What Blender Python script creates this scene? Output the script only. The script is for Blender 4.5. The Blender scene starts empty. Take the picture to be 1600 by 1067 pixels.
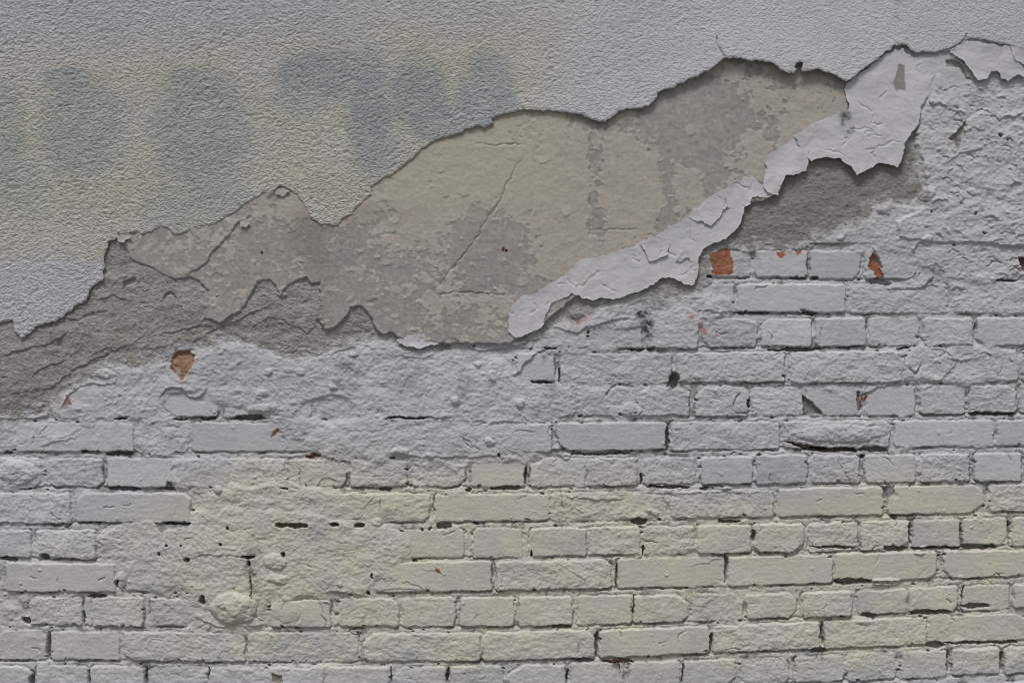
import bpy, math
import numpy as np

# ------------------------------------------------------------------ camera, sky, sun, exposure
sc = bpy.context.scene
S = 0.00136                    # metres of wall per unit of the wall's own drawing grid
CX, CY, CZ = 800.0, 533.5, 1.40
cam_d = bpy.data.cameras.new("camera")
cam = bpy.data.objects.new("camera", cam_d); sc.collection.objects.link(cam)
cam_d.sensor_width = 36; cam_d.lens = 50
DIST = 1600 * S / 2 / (18 / 50)
cam.location = (0, -DIST, CZ); cam.rotation_euler = (math.radians(90), 0, 0)
cam_d.clip_start = 0.05; cam_d.clip_end = 500
sc.camera = cam
sc.cycles.filter_width = 1.1

SUN_EL, SUN_AZ = 62, 16        # high soft light, a little from the left
w = bpy.data.worlds.new("World"); sc.world = w; w.use_nodes = True
nt = w.node_tree; bg = nt.nodes["Background"]
sky = nt.nodes.new("ShaderNodeTexSky"); sky.sky_type = 'NISHITA'; sky.sun_disc = False
sky.sun_elevation = math.radians(SUN_EL); sky.sun_rotation = math.radians(180 + SUN_AZ)
sky.dust_density = 4; sky.air_density = 1.5
hs = nt.nodes.new("ShaderNodeHueSaturation"); hs.inputs["Saturation"].default_value = 0.22
nt.links.new(sky.outputs[0], hs.inputs["Color"]); nt.links.new(hs.outputs[0], bg.inputs[0])
bg.inputs[1].default_value = 0.068
sl = bpy.data.lights.new("sun", 'SUN'); sl.energy = 1.95; sl.angle = math.radians(14); sl.color = (1, 0.985, 0.97)
so = bpy.data.objects.new("sun", sl); sc.collection.objects.link(so)
so.rotation_euler = (math.radians(90 - SUN_EL), 0, math.radians(-SUN_AZ))
so.location = (-1, -3, 6)
sc.view_settings.view_transform = 'Standard'; sc.view_settings.look = 'None'
sc.view_settings.exposure = 0.05; sc.view_settings.gamma = 1

# ------------------------------------------------------------------ numeric helpers
F = np.float32
def perm(seed):
    r = np.random.RandomState(seed)
    a = r.rand(256, 256) * 2 * np.pi
    return np.cos(a).astype(F), np.sin(a).astype(F)
_tab = {}
def P(x, y, wl, seed, ax=1.0):
    """gradient noise, wavelength wl (ax stretches it sideways)"""
    if seed not in _tab: _tab[seed] = perm(seed)
    gx, gy = _tab[seed]
    u = x / F(wl * ax) + F(seed * 3.17); v = y / F(wl) + F(seed * 1.93)
    ui = np.floor(u); vi = np.floor(v)
    fu = (u - ui).astype(F); fv = (v - vi).astype(F)
    i0 = ui.astype(np.int32) & 255; j0 = vi.astype(np.int32) & 255
    i1 = (i0 + 1) & 255; j1 = (j0 + 1) & 255
    su = fu * fu * fu * (fu * (fu * 6 - 15) + 10); sv = fv * fv * fv * (fv * (fv * 6 - 15) + 10)
    a = gx[j0, i0] * fu + gy[j0, i0] * fv
    b = gx[j0, i1] * (fu - 1) + gy[j0, i1] * fv
    c = gx[j1, i0] * fu + gy[j1, i0] * (fv - 1)
    d = gx[j1, i1] * (fu - 1) + gy[j1, i1] * (fv - 1)
    t = a + (b - a) * su; q = c + (d - c) * su
    return (t + (q - t) * sv) * F(1.5)
def fbm(x, y, wl, seed, n=4, gain=0.5, ax=1.0):
    r = 0; a = 1.0; tot = 0
    for k in range(n):
        r = r + a * P(x, y, wl / 2 ** k, seed + 7 * k, ax); tot += a; a *= gain
    return r / F(tot) * F(1.4)
def grains(x, y, cell, seed, r=.95, ax=1.0):
    """roughcast grains: domes on jittered points, the highest wins"""
    k = np.random.RandomState(seed); jx, jy, hh = [k.rand(256, 256).astype(F) for _ in range(3)]
    u = x / F(cell * ax); v = y / F(cell); ui = np.floor(u).astype(np.int32); vi = np.floor(v).astype(np.int32)
    best = np.zeros(x.shape, F)
    for dj in (-1, 0, 1):
        for di in (-1, 0, 1):
            a = (ui + di) & 255; b = (vi + dj) & 255
            d2 = (u - (ui + di) - jx[b, a]) ** 2 + (v - (vi + dj) - jy[b, a]) ** 2
            hq = (.25 + .75 * hh[b, a]); np.maximum(best, hq * (1 - d2 / (r * r * (.5 + .6 * hq))), out=best)
    return best
def sstep(a, b, x):
    t = np.clip((x - a) / (b - a), 0, 1); return t * t * (3 - 2 * t)
def lerp(a, b, t): return a + (b - a) * t
def smax(a, b, k):
    h = np.clip(0.5 + 0.5 * (a - b) / k, 0, 1)
    return b + (a - b) * h + k * h * (1 - h)
def rough(pts, seed, amp=2.6, step=5.0, closed=False):
    """break a traced outline into a ragged one"""
    r = np.random.RandomState(seed); out = []
    p = list(pts) + ([pts[0]] if closed else [])
    for (x0, y0), (x1, y1) in zip(p[:-1], p[1:]):
        L = math.hypot(x1 - x0, y1 - y0); n = max(1, int(L / step))
        for k in range(n):
            t = k / n; a = 0 if k == 0 else amp * r.uniform(-1, 1)
            out.append((x0 + (x1 - x0) * t - (y1 - y0) / max(L, 1) * a * .5, y0 + (y1 - y0) * t + (x1 - x0) / max(L, 1) * a * .5))
    if not closed: out.append(p[-1])
    return out
def poly_sdf(x, y, pts):
    """signed distance, positive inside"""
    d2 = np.full(x.shape, 1e12, F); inside = np.zeros(x.shape, bool)
    n = len(pts)
    for i in range(n):
        ax, ay = pts[i]; bx, by = pts[(i + 1) % n]
        ex, ey = bx - ax, by - ay; L = ex * ex + ey * ey
        if L < 1e-9: continue
        wx = x - F(ax); wy = y - F(ay)
        t = np.clip((wx * F(ex) + wy * F(ey)) / F(L), 0, 1)
        dx = wx - F(ex) * t; dy = wy - F(ey) * t
        np.minimum(d2, dx * dx + dy * dy, out=d2)
        if ay != by:
            c = ((ay > y) != (by > y)) & (x < F(ex) * (y - F(ay)) / F(ey) + F(ax))
            inside ^= c
    d = np.sqrt(d2)
    return np.where(inside, d, -d)

# the wall's drawing grid: fine where the photograph looks, coarser beyond
FINE = 1.15
def axis(lo, a, b, hi, coarse):
    return np.concatenate([np.arange(lo, a, coarse), np.arange(a, b, FINE), np.arange(b, hi + coarse, coarse)]).astype(F)
XS = axis(-560, -40, 1640, 2160, 7.0); YS = axis(-420, -30, 1100, 1562, 7.0)
GX, GY = np.meshgrid(XS, YS)
NY, NX = GX.shape
def box(x0, y0, x1, y1):
    i0, i1 = np.searchsorted(XS, x0), np.searchsorted(XS, x1)
    j0, j1 = np.searchsorted(YS, y0), np.searchsorted(YS, y1)
    return slice(j0, max(j1, j0 + 1)), slice(i0, max(i1, i0 + 1))
# ragged coordinates used for every traced edge
WX = GX + 1.6 * P(GX, GY, 9, 11) + 0.9 * P(GX, GY, 4.5, 12) + 2.0 * P(GX, GY, 30, 13)
WY = GY + 1.6 * P(GX, GY, 9, 14) + 0.9 * P(GX, GY, 4.5, 15) + 1.4 * P(GX, GY, 30, 16)

def wall_point(x, y, h): return ((x - CX) * S, -h / 1000.0, CZ - (y - CY) * S)

# ------------------------------------------------------------------ bricks
ST = [-600, 0, 400, 800, 1200, 1600, 2200]
def row(t, b):    # tops and bottoms at x = 0 400 800 1200 1600
    e = lambda v: [v[0]] + list(v) + [v[4] - (v[3] - v[4]) * 1.4]
    return e(t), e(b)
ROWS = [
 (row((1041,1043,1041,1029,1011),(1084,1086,1084,1070,1050)),
  [(-120,-35),(-28,50),(57,136),(142,226),(232,323),(328,412),(420,505),(512,607),(614,696),(704,786),(796,883),(892,974),(984,1062),(1070,1150),(1159,1232),(1243,1319),(1325,1399),(1410,1480),(1488,1562),(1570,1645)]),
 (row((984,990,989,975,959),(1029,1033,1032,1017,1000)),
  [(-110,72),(80,187),(194,383),(387,559),(568,751),(755,930),(937,1109),(1114,1281),(1288,1447),(1452,1602),(1612,1790)]),
 (row((932,938,933,928,913),(976,980,978,967,950)),
  [(-60,33),(46,128),(145,224),(236,320),(328,417),(424,516),(531,623),(630,711),(720,803),(812,894),(905,987),(991,1075),(1082,1160),(1167,1245),(1254,1331),(1340,1416),(1422,1496),(1505,1577),(1585,1660)]),
 (row((880,884,878,868,860),(922,926,922,914,898)),
  [(-190,-2),(10,180),(198,380),(388,576),(585,768),(775,955),(965,1131),(1138,1301),(1305,1463),(1475,1650)]),
 (row((828,831,826,819,810),(870,875,870,863,852)),
  [(-40,48),(57,150),(157,240),(248,335),(343,430),(438,528),(536,625),(633,725),(740,816),(829,916),(919,1000),(1005,1084),(1091,1174),(1178,1257),(1265,1340),(1345,1421),(1427,1500),(1505,1574),(1583,1660)]),
 (row((770,772,773,764,758),(816,817,815,807,799)),
  [(-70,110),(120,297),(305,480),(488,671),(680,857),(862,1040),(1047,1209),(1217,1380),(1388,1538),(1546,1720)]),
 (row((715,718,718,712,708),(761,763,760,756,750)),
  [(-30,64),(73,160),(168,268),(276,358),(364,445),(452,540),(548,636),(643,727),(738,820),(829,914),(919,996),(1006,1086),(1096,1176),(1181,1262),(1270,1343),(1352,1430),(1438,1514),(1523,1596),(1604,1680)]),
 (row((661,661,662,660,657),(706,706,707,701,697)),
  [(-150,20),(28,208),(216,294),(302,482),(491,670),(678,862),(871,1042),(1049,1218),(1225,1391),(1398,1553),(1559,1725)]),
 (row((606,606,606,604,602),(653,652,651,650,645)),
  [(-10,75),(83,165),(173,250),(258,340),(351,430),(438,487),(495,527),(535,620),(628,715),(723,806),(814,899),(904,993),(999,1077),(1087,1169),(1176,1253),(1262,1346),(1355,1430),(1438,1508),(1516,1589),(1596,1680)]),
 (row((553,553,553,551,548),(598,598,598,598,595)),
  [(-90,90),(98,275),(283,460),(468,650),(658,800),(808,866),(876,1048),(1059,1226),(1236,1408),(1416,1590),(1598,1770)]),
 (row((500,500,500,498,496),(544,544,544,542,540)),
  [(480,570),(578,665),(673,750),(758,832),(840,916),(924,1003),(1011,1090),(1098,1183),(1190,1268),(1274,1353),(1359,1436),(1444,1520),(1527,1605),(1612,1690)]),
 (row((446,446,446,444,442),(487,487,487,488,490)),
  [(600,780),(788,965),(973,1147),(1152,1321),(1327,1482),(1490,1650),(1658,1830)]),
 (row((389,389,389,391,392),(431,431,431,434,438)),
  [(1010,1095),(1107,1172),(1180,1261),(1267,1344),(1352,1432),(1441,1508),(1516,1591),(1600,1680)]),
 (row((334,334,334,336,337),(378,378,378,379,383)),
  [(900,1080),(1088,1262),(1270,1440),(1448,1620),(1628,1800)]),
]
for k in range(1, 9):      # courses below the photograph
    t, b = ROWS[0][0]
    r_ = ([v + 54 * k for v in t], [v + 54 * k for v in b])
    o = 0 if k % 2 else 40
    L = 172 if k % 2 else 82
    ROWS.append((r_, [(x, x + L) for x in range(-540 - o, 2150, L + 8)]))
full = []
for i, (r_, bs) in enumerate(ROWS):   # courses run on left and right of the photograph
    bs = sorted(bs); L = 82 if (bs[len(bs)//2][1] - bs[len(bs)//2][0]) < 120 else 172
    if i < 10:
        while bs[0][0] > -520: bs.insert(0, (bs[0][0] - 8 - L, bs[0][0] - 8))
    while bs[-1][1] < 2130: bs.append((bs[-1][1] + 8, bs[-1][1] + 8 + L))
    full.append((r_, bs))
ROWS = full
rs = np.random.RandomState(5)
ROUGH_BRICKS = [(260,1008),(1200,995),(470,1010),(650,1010),(90,955),(880,900),(1050,850),(60,735),(110,740),(1450,735),(1300,735),(930,735),(1040,740),(1300,680),(960,575),(1140,575),(1320,575),(950,630),(1040,630),(1130,630),(1210,630),(1550,625),(840,630),(200,850),(100,850),(1100,680),(330,560),(1300,460),(1400,465),(1000,790),(1130,790),(60,790),(700,790),(600,740),(690,740),(410,740),(1600,780),(1280,830),(280,950),(1420,830),(450,1010),(1000,1010),(1530,620),(1400,570),(850,900),(1460,460),(1550,460)]
SMOOTH_BRICKS = [(299,630),(1470,680),(1590,680),(390,680),(1240,420),(1300,420),(1235,465),(1560,730),(1140,735),(1300,785),(1460,780),(95,900),(480,955),(1050,895),(1220,890),(1380,885),(1530,880),(840,575),(670,905),(215,740),(510,640),(950,690),(780,740),(1000,1000),(770,795),(200,795),(1390,625)]
brick_sd = np.full(GX.shape, -60, F)        # distance inside the nearest brick
face_h = np.zeros(GX.shape, F)              # that brick's face
face_r = np.full(GX.shape, 0.5, F)          # how rough it is
brick_tone = np.ones(GX.shape, F)
side_w = np.ones(GX.shape, F)
bed_t = np.zeros(GX.shape, F)               # 0 right below a brick, 1 right above the next
best = np.full(GX.shape, -1e9, F)
BX = GX + 1.7 * P(GX, GY, 15, 21) + 0.8 * P(GX, GY, 5, 22); BY = GY + 1.7 * P(GX, GY, 20, 23) + 0.8 * P(GX, GY, 5, 24)
for (tp, bt), bs in ROWS:
    for (x0, x1) in bs:
        xm = (x0 + x1) / 2
        ty = [np.interp(x, ST, tp) for x in (x0, x1)]; by_ = [np.interp(x, ST, bt) for x in (x0, x1)]
        j = rs.uniform(-1.3, 1.3, 4)
        sl_ = box(x0 - 14, min(ty) - 16, x1 + 14, max(by_) + 16)
        x = BX[sl_]; y = BY[sl_]
        if x.size == 0: continue
        u = (x - x0) / (x1 - x0)
        yt = lerp(ty[0], ty[1], u) + j[0]; yb = lerp(by_[0], by_[1], u) + j[1]
        r = rs.uniform(2.0, 4.5)
        cx, cy = xm, 0
        qx = np.abs(x - xm) - (x1 - x0) / 2 + r; qy = np.abs(y - (yt + yb) / 2) - (yb - yt) / 2 + r
        sd = -(np.hypot(np.maximum(qx, 0), np.maximum(qy, 0)) + np.minimum(np.maximum(qx, qy), 0) - r)
        for (cx_0, sx_, cy_0, sy_) in ((x0, 1, yt, 1), (x1, -1, yt, 1), (x0, 1, yb, -1), (x1, -1, yb, -1)):
            if rs.rand() < .20: sd = np.minimum(sd, ((x - cx_0) * sx_ * rs.uniform(.5, 1.2) + (y - cy_0) * sy_) / 1.35 - rs.uniform(3, 11))
        rr = 0.6 + rs.uniform(-.35, .35)
        ymid = (sum(ty) + sum(by_)) / 4
        for (px, py) in ROUGH_BRICKS:
            if x0 < px < x1 and abs(py - ymid) < 22: rr = 1.1
        for (px, py) in SMOOTH_BRICKS:
            if x0 < px < x1 and abs(py - ymid) < 22: rr = 0.14
        hf = rs.normal(.4, 1.7) + (u - .5) * rs.uniform(-2, 2) + (y - ymid) / 44 * rs.uniform(-1.5, 1.2)
        bb = best[sl_]; m = sd > bb
        bb[m] = sd[m]; 
        face_h[sl_][m] = hf[m]; face_r[sl_][m] = rr
        brick_sd[sl_][m] = sd[m]; brick_tone[sl_][m] = 1 + rs.normal(0, .045)
        side_w[sl_][m] = np.where(y[m] > yb[m] - 3, 1.0, np.where(x[m] > x1 - 3, .62, np.where(x[m] < x0 + 3, .5, .12)))
        # joint below this brick
        tt = np.clip((y - yb) / 11, 0, 1)
        bed_t[sl_][m] = np.where(y[m] > yb[m] - 2, tt[m], 1)

# ------------------------------------------------------------------ where mortar and old plaster smear over the bricks
bury = np.full(GX.shape, 0.36, F) + 0.30 * fbm(GX, GY, 100, 31, 3) + 0.34 * fbm(GX, GY, 24, 32, 3)
BLOBS = [(1450,250,190,170,1.0),(1540,380,140,70,.85),(1440,440,60,70,.5),(1500,570,110,34,.85),(1340,570,80,24,.5),(1150,575,70,22,.4),(1420,470,140,24,.45),(1560,470,70,26,.6),(1460,520,60,20,.4),(1340,600,60,30,.45),
 (1000,480,160,34,.9),(900,520,80,40,.7),(1090,515,80,25,.3),(640,620,240,95,1.0),(820,560,60,30,.5),(740,700,130,40,.75),(560,690,90,35,.75),
 (200,610,170,50,.9),(80,660,130,50,.7),(255,680,50,35,.7),(400,585,150,62,1.0),(340,740,120,28,.6),(40,740,50,25,.5),(110,735,40,25,.45),(60,795,80,30,.45),
 (430,790,130,38,.85),(590,795,60,28,.4),(1010,790,170,24,.5),(1130,770,90,30,.3),(400,870,205,75,1.1),(250,845,110,40,.7),(555,865,90,65,.85),(360,950,60,50,.8),
 (445,950,50,35,.5),(290,1005,100,28,.3),(460,1060,170,22,.7),(650,835,80,30,.35),(860,895,70,30,.4),(940,625,160,40,.45),(1480,730,40,28,.5),(1290,735,40,25,.5),
 (180,900,25,40,.5),(1200,570,40,40,.4),(500,730,40,30,.35),(1320,670,110,28,.25),(1555,830,30,30,.3),(700,950,40,20,.2),(1590,780,40,30,.4)]
rb = np.random.RandomState(41)
for k in range(46): BLOBS.append((rb.uniform(0, 1600), rb.uniform(600, 1060), rb.uniform(8, 34), rb.uniform(6, 18), rb.uniform(.35, .7)))
WX2 = GX + 9 * P(GX, GY, 34, 33) + 4 * P(GX, GY, 12, 34); WY2 = GY + 8 * P(GX, GY, 34, 35) + 4 * P(GX, GY, 12, 36)
for (cx, cy, rx, ry, a) in BLOBS:
    sl_ = box(cx - rx * 1.7, cy - ry * 1.7, cx + rx * 1.7, cy + ry * 1.7)
    q = np.hypot((WX2[sl_] - cx) / rx, (WY2[sl_] - cy) / ry)
    bury[sl_] = np.maximum(bury[sl_], bury[sl_] * .35 + a * sstep(1.35, 0.72, q))
bury = np.where((GY < 380) & (GX > 1000), np.maximum(bury, 1.0), bury)
for (px, py) in SMOOTH_BRICKS:     # clean faces stay clean
    sl_ = box(px - 60, py - 26, px + 60, py + 26)
    q = np.hypot((WX2[sl_] - px) / 52, (WY2[sl_] - py) / 22)
    bury[sl_] -= 0.4 * sstep(1.2, .6, q)

# ------------------------------------------------------------------ coat outlines
MORTAR = [(-620,-200),(-620,720),(-100,672),(0,655),(60,650),(96,632),(106,612),(125,599),(140,588),(165,578),(195,574),(235,572),(268,562),(275,548),(300,545),(322,547),(350,533),(400,540),(432,558),(470,560),(500,556),(530,545),(560,536),(600,531),(640,548),(690,548),(720,528),(790,533),(830,532),(850,520),(885,500),(905,512),(925,496),(950,480),(1000,466),(1050,470),(1088,458),(1112,440),(1108,405),(1124,390),(1180,393),(1250,390),(1290,372),(1340,356),(1362,336),(1372,322),(1392,318),(1430,326),(1446,322),(1446,290),(1438,262),(1432,235),(1429,205),(1436,175),(1430,120),(1400,50),(1400,-200)]
PLASTER = [(120,330),(180,362),(201,388),(206,402),(216,411),(240,419),(262,429),(276,437),(290,434),(302,434),(314,440),(326,452),(329,470),(320,498),(345,506),(378,486),(398,455),(405,440),(420,437),(432,445),(441,460),(450,446),(462,441),(480,434),(491,445),(501,442),(503,480),(499,503),(514,518),(531,505),(545,492),(547,481),(560,478),(574,486),(584,500),(588,516),(599,523),(612,519),(625,530),(700,538),(800,536),(850,505),(905,462),(1000,440),(1080,350),(1200,310),(1260,240),(1345,150),(1420,60),(1420,-60),(120,-60)]
sd_m = poly_sdf(WX, WY, rough(MORTAR, 1, 3.5, 9))
sd_p = poly_sdf(WX, WY, rough(PLASTER, 2, 3.0, 7))

# ------------------------------------------------------------------ heights (millimetres in front of the brick faces)
gr1 = fbm(GX, GY, 7, 41, 3, .65)             # grain
lump = fbm(GX, GY, 42, 42, 5, .58, 1.25)
lump2 = fbm(GX, GY, 17, 43, 4, .6, 1.4)
def terrace(n, k, sharp=.16):
    v = n * k; f = v - np.floor(v); return (np.floor(v) + sstep(0, sharp, f)) / k
ter = terrace(fbm(GX + 6 * lump2, GY, 60, 44, 4, .55, 1.5), 5)
ter2 = terrace(fbm(GX, GY + 4 * gr1, 30, 45, 4, .55, 1.6), 4)

edge_n = fbm(GX, GY, 16, 46, 3)
prof = sstep(-1.6, 1.0, brick_sd + 1.8 * edge_n * (.35 + face_r))
crumble = -2.2 * sstep(9, 0, brick_sd) * np.clip(edge_n + .15, 0, 1) * face_r
gr2 = P(GX, GY, 4.4, 57, 1.1) + .6 * P(GX, GY, 7, 58)
flake = terrace(fbm(GX + 5 * lump2, GY, 38, 54, 5, .6, 1.3), 4, .07)
flake2 = terrace(fbm(GX, GY + 3 * lump2, 19, 55, 4, .6, 1.5), 3, .07)
face = face_h + crumble + face_r * (1.1 * lump + 1.0 * lump2 + .8 * gr1 + 1.5 * flake + 1.2 * flake2) + .2 * gr1 + .3 * lump + .35 * flake + .42 * face_r * gr2 + .22 * P(GX, GY, 5.5, 48, 5)
joint = lerp(-6.5, -3.0, sstep(.0, .4, bed_t + .3 * edge_n)) + 1.4 * lump2 + 1.0 * gr1 + 1.8 * lump + 1.2 * flake2
open_ = np.clip(.62 + 1.3 * fbm(GX, GY, 48, 56, 3) + .5 * edge_n, 0, 1.25)
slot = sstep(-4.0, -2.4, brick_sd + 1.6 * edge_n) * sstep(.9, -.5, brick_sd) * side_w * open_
joint = joint - 13.0 * slot
hb = lerp(joint, face, prof)
smear_lvl = -11 + 13.2 * np.clip(bury, 0, 1.15)
smear = smear_lvl + 1.8 * lump + .9 * lump2 + .7 * gr1 + .62 * gr2 + 2.3 * flake + 1.1 * flake2 + .7 * ter + .9 * np.abs(P(GX, GY, 8, 49, 1.5))
H = smax(hb, smear, 0.9)
# the painted plaster left standing at the upper right
sd_rem = poly_sdf(WX, WY, rough([(1450,60),(1470,100),(1452,150),(1437,178),(1431,205),(1434,235),(1440,262),(1447,290),(1447,322),(1420,335),(1395,345),(1405,372),(1460,380),(1560,384),(1640,390),(2200,400),(2200,-300),(1450,-300)], 3, 3, 8))
H = H + 4.5 * sstep(0, 3.5, sd_rem) * (1 + .25 * lump)

sm_ = sstep(1.3, .6, np.hypot((WX2 - 1470) / 42, (WY2 - 118) / 40))
H = lerp(H, 7.5 + .8 * lump + .5 * flake2 + .3 * gr1, sm_ * .85)
# mortar coat: bare grey, recessed behind the paint skin on the right, thick on the left
lvl = np.interp(GX, [-600, 300, 800, 1000, 1150, 1450], [8, 8, 5, 2.5, .5, .5]).astype(F)
amp = np.interp(GX, [-600, 480, 900, 1150], [1.15, 1.15, .9, 1.0]).astype(F)
hm = lvl + amp * (1.7 * lump + 1.2 * lump2 + 1.5 * flake + 1.2 * flake2) + .8 * gr1 + .5 * gr2
fade = sstep(70, 0, sd_m) * np.interp(GX, [0, 850, 1000], [1, 1, 0])
hm = hm - 5.5 * fade * (1 - .4 * lump)
mm = sstep(-3, 3, sd_m + 4 * lump2)
H = lerp(H, hm, mm)
# plaster coat: thin smooth skim on the mortar
plv = np.interp(GX, [0, 500, 800, 1000, 1400], [11.5, 11.5, 9, 7.5, 6.5]).astype(F)
fl = fbm(GX + 5 * lump2, GY, 46, 51, 5, .6)
fl2 = fbm(GX, GY, 15, 52, 3, .6)
fl3 = fbm(GX, GY, 7, 53, 2)

# ------ colours (linear base colours)
def blend(c, t, col):
    t = np.clip(t, 0, 1)[..., None]; return c * (1 - t) + np.array(col, F) * t
def ell(cx, cy, rx, ry, soft=.35, x=None, y=None):
    x = GX if x is None else x; y = GY if y is None else y
    q = np.hypot((x - cx) / rx, (y - cy) / ry); return sstep(1 + soft, 1 - soft, q)
SX = GX + 7 * P(GX, GY, 40, 61) + 3 * P(GX, GY, 12, 62); SY = GY + 7 * P(GX, GY, 40, 63) + 3 * P(GX, GY, 12, 64)
LAV = (.502, .497, .518); YEL = (.56, .543, .445); BLU = (.375, .405, .425)
COL = np.zeros(GX.shape + (3,), F) + np.array(LAV, F)
cloud = fbm(GX, GY, 150, 65, 4)
COL *= ((1 + .06 * cloud + .05 * fbm(GX, GY, 12, 66, 3)) * (1 + (brick_tone - 1) * sstep(0, 2, brick_sd)))[..., None]
yb_ = np.interp(GX, [-500, 0, 200, 400, 700, 900, 1200, 1450, 1600, 2200], [960, 900, 800, 725, 725, 745, 775, 750, 765, 770]).astype(F)
yl = sstep(-38, 45, GY - yb_ + 26 * cloud + 10 * edge_n) * (.75 + .45 * fbm(GX, GY, 70, 67, 3))
yl = yl * sstep(1075, 1010, GY + 12 * cloud)
yl = yl * (1 - .6 * ell(60, 900, 240, 130, .5)) * (1 - .5 * ell(60, 1040, 300, 60, .5))
COL = blend(COL, yl, YEL)
# blue-grey overspray drifting over the yellow
bl = sstep(.12, .5, fbm(GX, GY, 85, 68, 3)) * sstep(760, 830, GY) * .5 + .5 * ell(480, 1000, 60, 25, .5) + .4 * ell(560, 835, 70, 20, .6)
COL = blend(COL, bl * (.7 + .6 * edge_n), (.41, .42, .44))
# soot and damp marks that stain the paint
soot = np.zeros(GX.shape, F)
for (cx, cy, rx, ry, a) in [(1005,488,12,8,1.1),(1010,515,9,18,1.0),(1018,470,30,8,.5),(545,565,16,30,.45),(545,602,16,10,.6),(640,590,30,22,.25),(725,600,18,20,.35),(850,555,8,8,.7),(862,600,8,10,.7),(395,885,14,30,.55),(400,905,10,30,.4),(1055,595,8,12,.9),(1415,60,40,40,.12),(1545,545,50,12,.15),(1275,1020,16,6,.8),(990,815,20,6,.6)]:
    sl_ = box(cx - rx * 2, cy - ry * 2, cx + rx * 2, cy + ry * 2)
    soot[sl_] = np.maximum(soot[sl_], a * ell(cx, cy, rx, ry, .6, SX[sl_], SY[sl_]) * np.clip(.55 + 1.1 * lump2[sl_] + .8 * gr1[sl_], 0, 1.3))
COL = blend(COL, soot, (.05, .055, .065))
# bare crumbs of joint mortar the paint never reached
bare = sstep(.28, .40, fbm(GX, GY, 26, 69, 4)) * sstep(2, -2, brick_sd) * sstep(.85, .5, bury)
COL = blend(COL, bare * .75, (.23, .225, .22))
# dark grey blended into the open slots along the brick edges
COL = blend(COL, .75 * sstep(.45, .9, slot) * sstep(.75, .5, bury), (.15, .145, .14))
# mortar coat colour with paint dusted over its rim
MOR = (.325, .313, .303)
mc = np.zeros_like(COL) + np.array(MOR, F)
mc *= (1 + .20 * cloud + .16 * fbm(GX, GY, 26, 71, 4) + .12 * gr1)[..., None]
mc = blend(mc, .6 * sstep(.1, .5, fbm(GX, GY, 60, 72, 4)) * sstep(600, 300, GX), (.285, .27, .245))
mc = blend(mc, .8 * (P(GX, GY, 6, 73) > .62) * sstep(0, .4, fbm(GX, GY, 70, 74, 2)), (.50, .49, .48))
mc = blend(mc, .8 * sstep(1080, 1180, GX), (.240, .227, .219))
rim = np.clip(sd_m, -60, 200) + 16 * fbm(GX, GY, 18, 75, 3) - 3
rim = rim + 14 * lump2 + 8 * gr1
mt = sstep(-9, np.where(GX > 1150, 18, 16), rim)
mt = np.maximum(mt, 0)
COL = COL * (1 - mt[..., None]) + mc * mt[..., None]
# plaster coat colours: pinkish skim scabbing off a grey one, yellow spray at its upper left
pc = np.zeros_like(COL) + np.array((.316, .302, .287), F)
pc *= (1 + .10 * cloud + .12 * fl2 + .10 * fl3)[..., None]
bei = np.full(GX.shape, -.25, F)
for (cx, cy, rx, ry, a) in [(880,300,60,110,.8),(985,295,60,80,.85),(1170,160,40,60,.6),(1165,240,40,50,.75),(1075,300,22,40,.8),(900,400,70,50,.8),(1000,385,60,20,.4),(680,320,70,60,.7),(640,370,50,30,.35),(700,460,60,40,.35),(770,480,50,25,.3),(950,215,110,30,.3),(1100,120,80,30,.7),(1260,170,60,50,.55),(700,240,110,60,1.0),(790,280,60,70,.9),(550,320,50,30,.6),(450,320,60,30,.45),(280,380,70,25,.15),(1240,120,60,20,.6)]:
    sl_ = box(cx - rx * 2, cy - ry * 2, cx + rx * 2, cy + ry * 2)
    bei[sl_] = np.maximum(bei[sl_], a * ell(cx, cy, rx, ry, .6, WX2[sl_], WY2[sl_]) - .22)
bei = bei - .95 * ell(1110, 190, 70, 66, .7) - .7 * ell(760, 380, 50, 66, .7) - .55 * sstep(26, 2, np.abs(GX - 927 + 9 * fl2)) * sstep(220, 260, GY) * sstep(400, 370, GY) - .5 * sstep(20, 2, np.abs(GX - 1040 + 9 * fl2)) * sstep(200, 240, GY)
bm = sstep(-.03, .03, bei + .62 * fl + .42 * fl2 + .14 * fl3)
PINK = (.412, .374, .338)
bs_ = sstep(-.16, .16, bei + .62 * fl + .42 * fl2 + .14 * fl3)
pc = blend(pc, (.6 * bm + .4 * bs_) * (.9 + .25 * fl2), PINK)
wht = sstep(.34, .42, fbm(GX, GY, 13, 76, 4, .7)) * sstep(-.1, .3, fbm(GX, GY, 80, 77, 2) + .15)
wht = np.maximum(wht, sstep(.22, .34, fl3 + .4 * fl2) * sstep(.25, .05, np.abs(bei + .5 * fl)) * .8)
pc = blend(pc, wht * .6, (.44, .43, .41))
scr = sstep(.50, .62, P(GX, GY, 11, 78, .22)) * sstep(-.1, .3, fbm(GX, GY, 60, 79, 2))
pc = blend(pc, scr * .5, (.46, .44, .42))
py = sstep(390, 270, GY + .18 * np.abs(GX - 720) + 20 * cloud) * sstep(930, 830, GX + 30 * cloud)
pc = blend(pc, .7 * py, (.42, .405, .325))
brn = .5 * ell(475, 370, 26, 40, .6) + .35 * ell(1240, 115, 60, 14, .6) + .3 * ell(560, 335, 90, 14, .6) + .3 * ell(505, 420, 14, 90, .6)
pc = blend(pc, brn * .8, (.22, .185, .155))
pc *= 1.07
pm = sstep(-.8, .8, sd_p)
COL = COL * (1 - pm[..., None]) + pc * pm[..., None]
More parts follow.
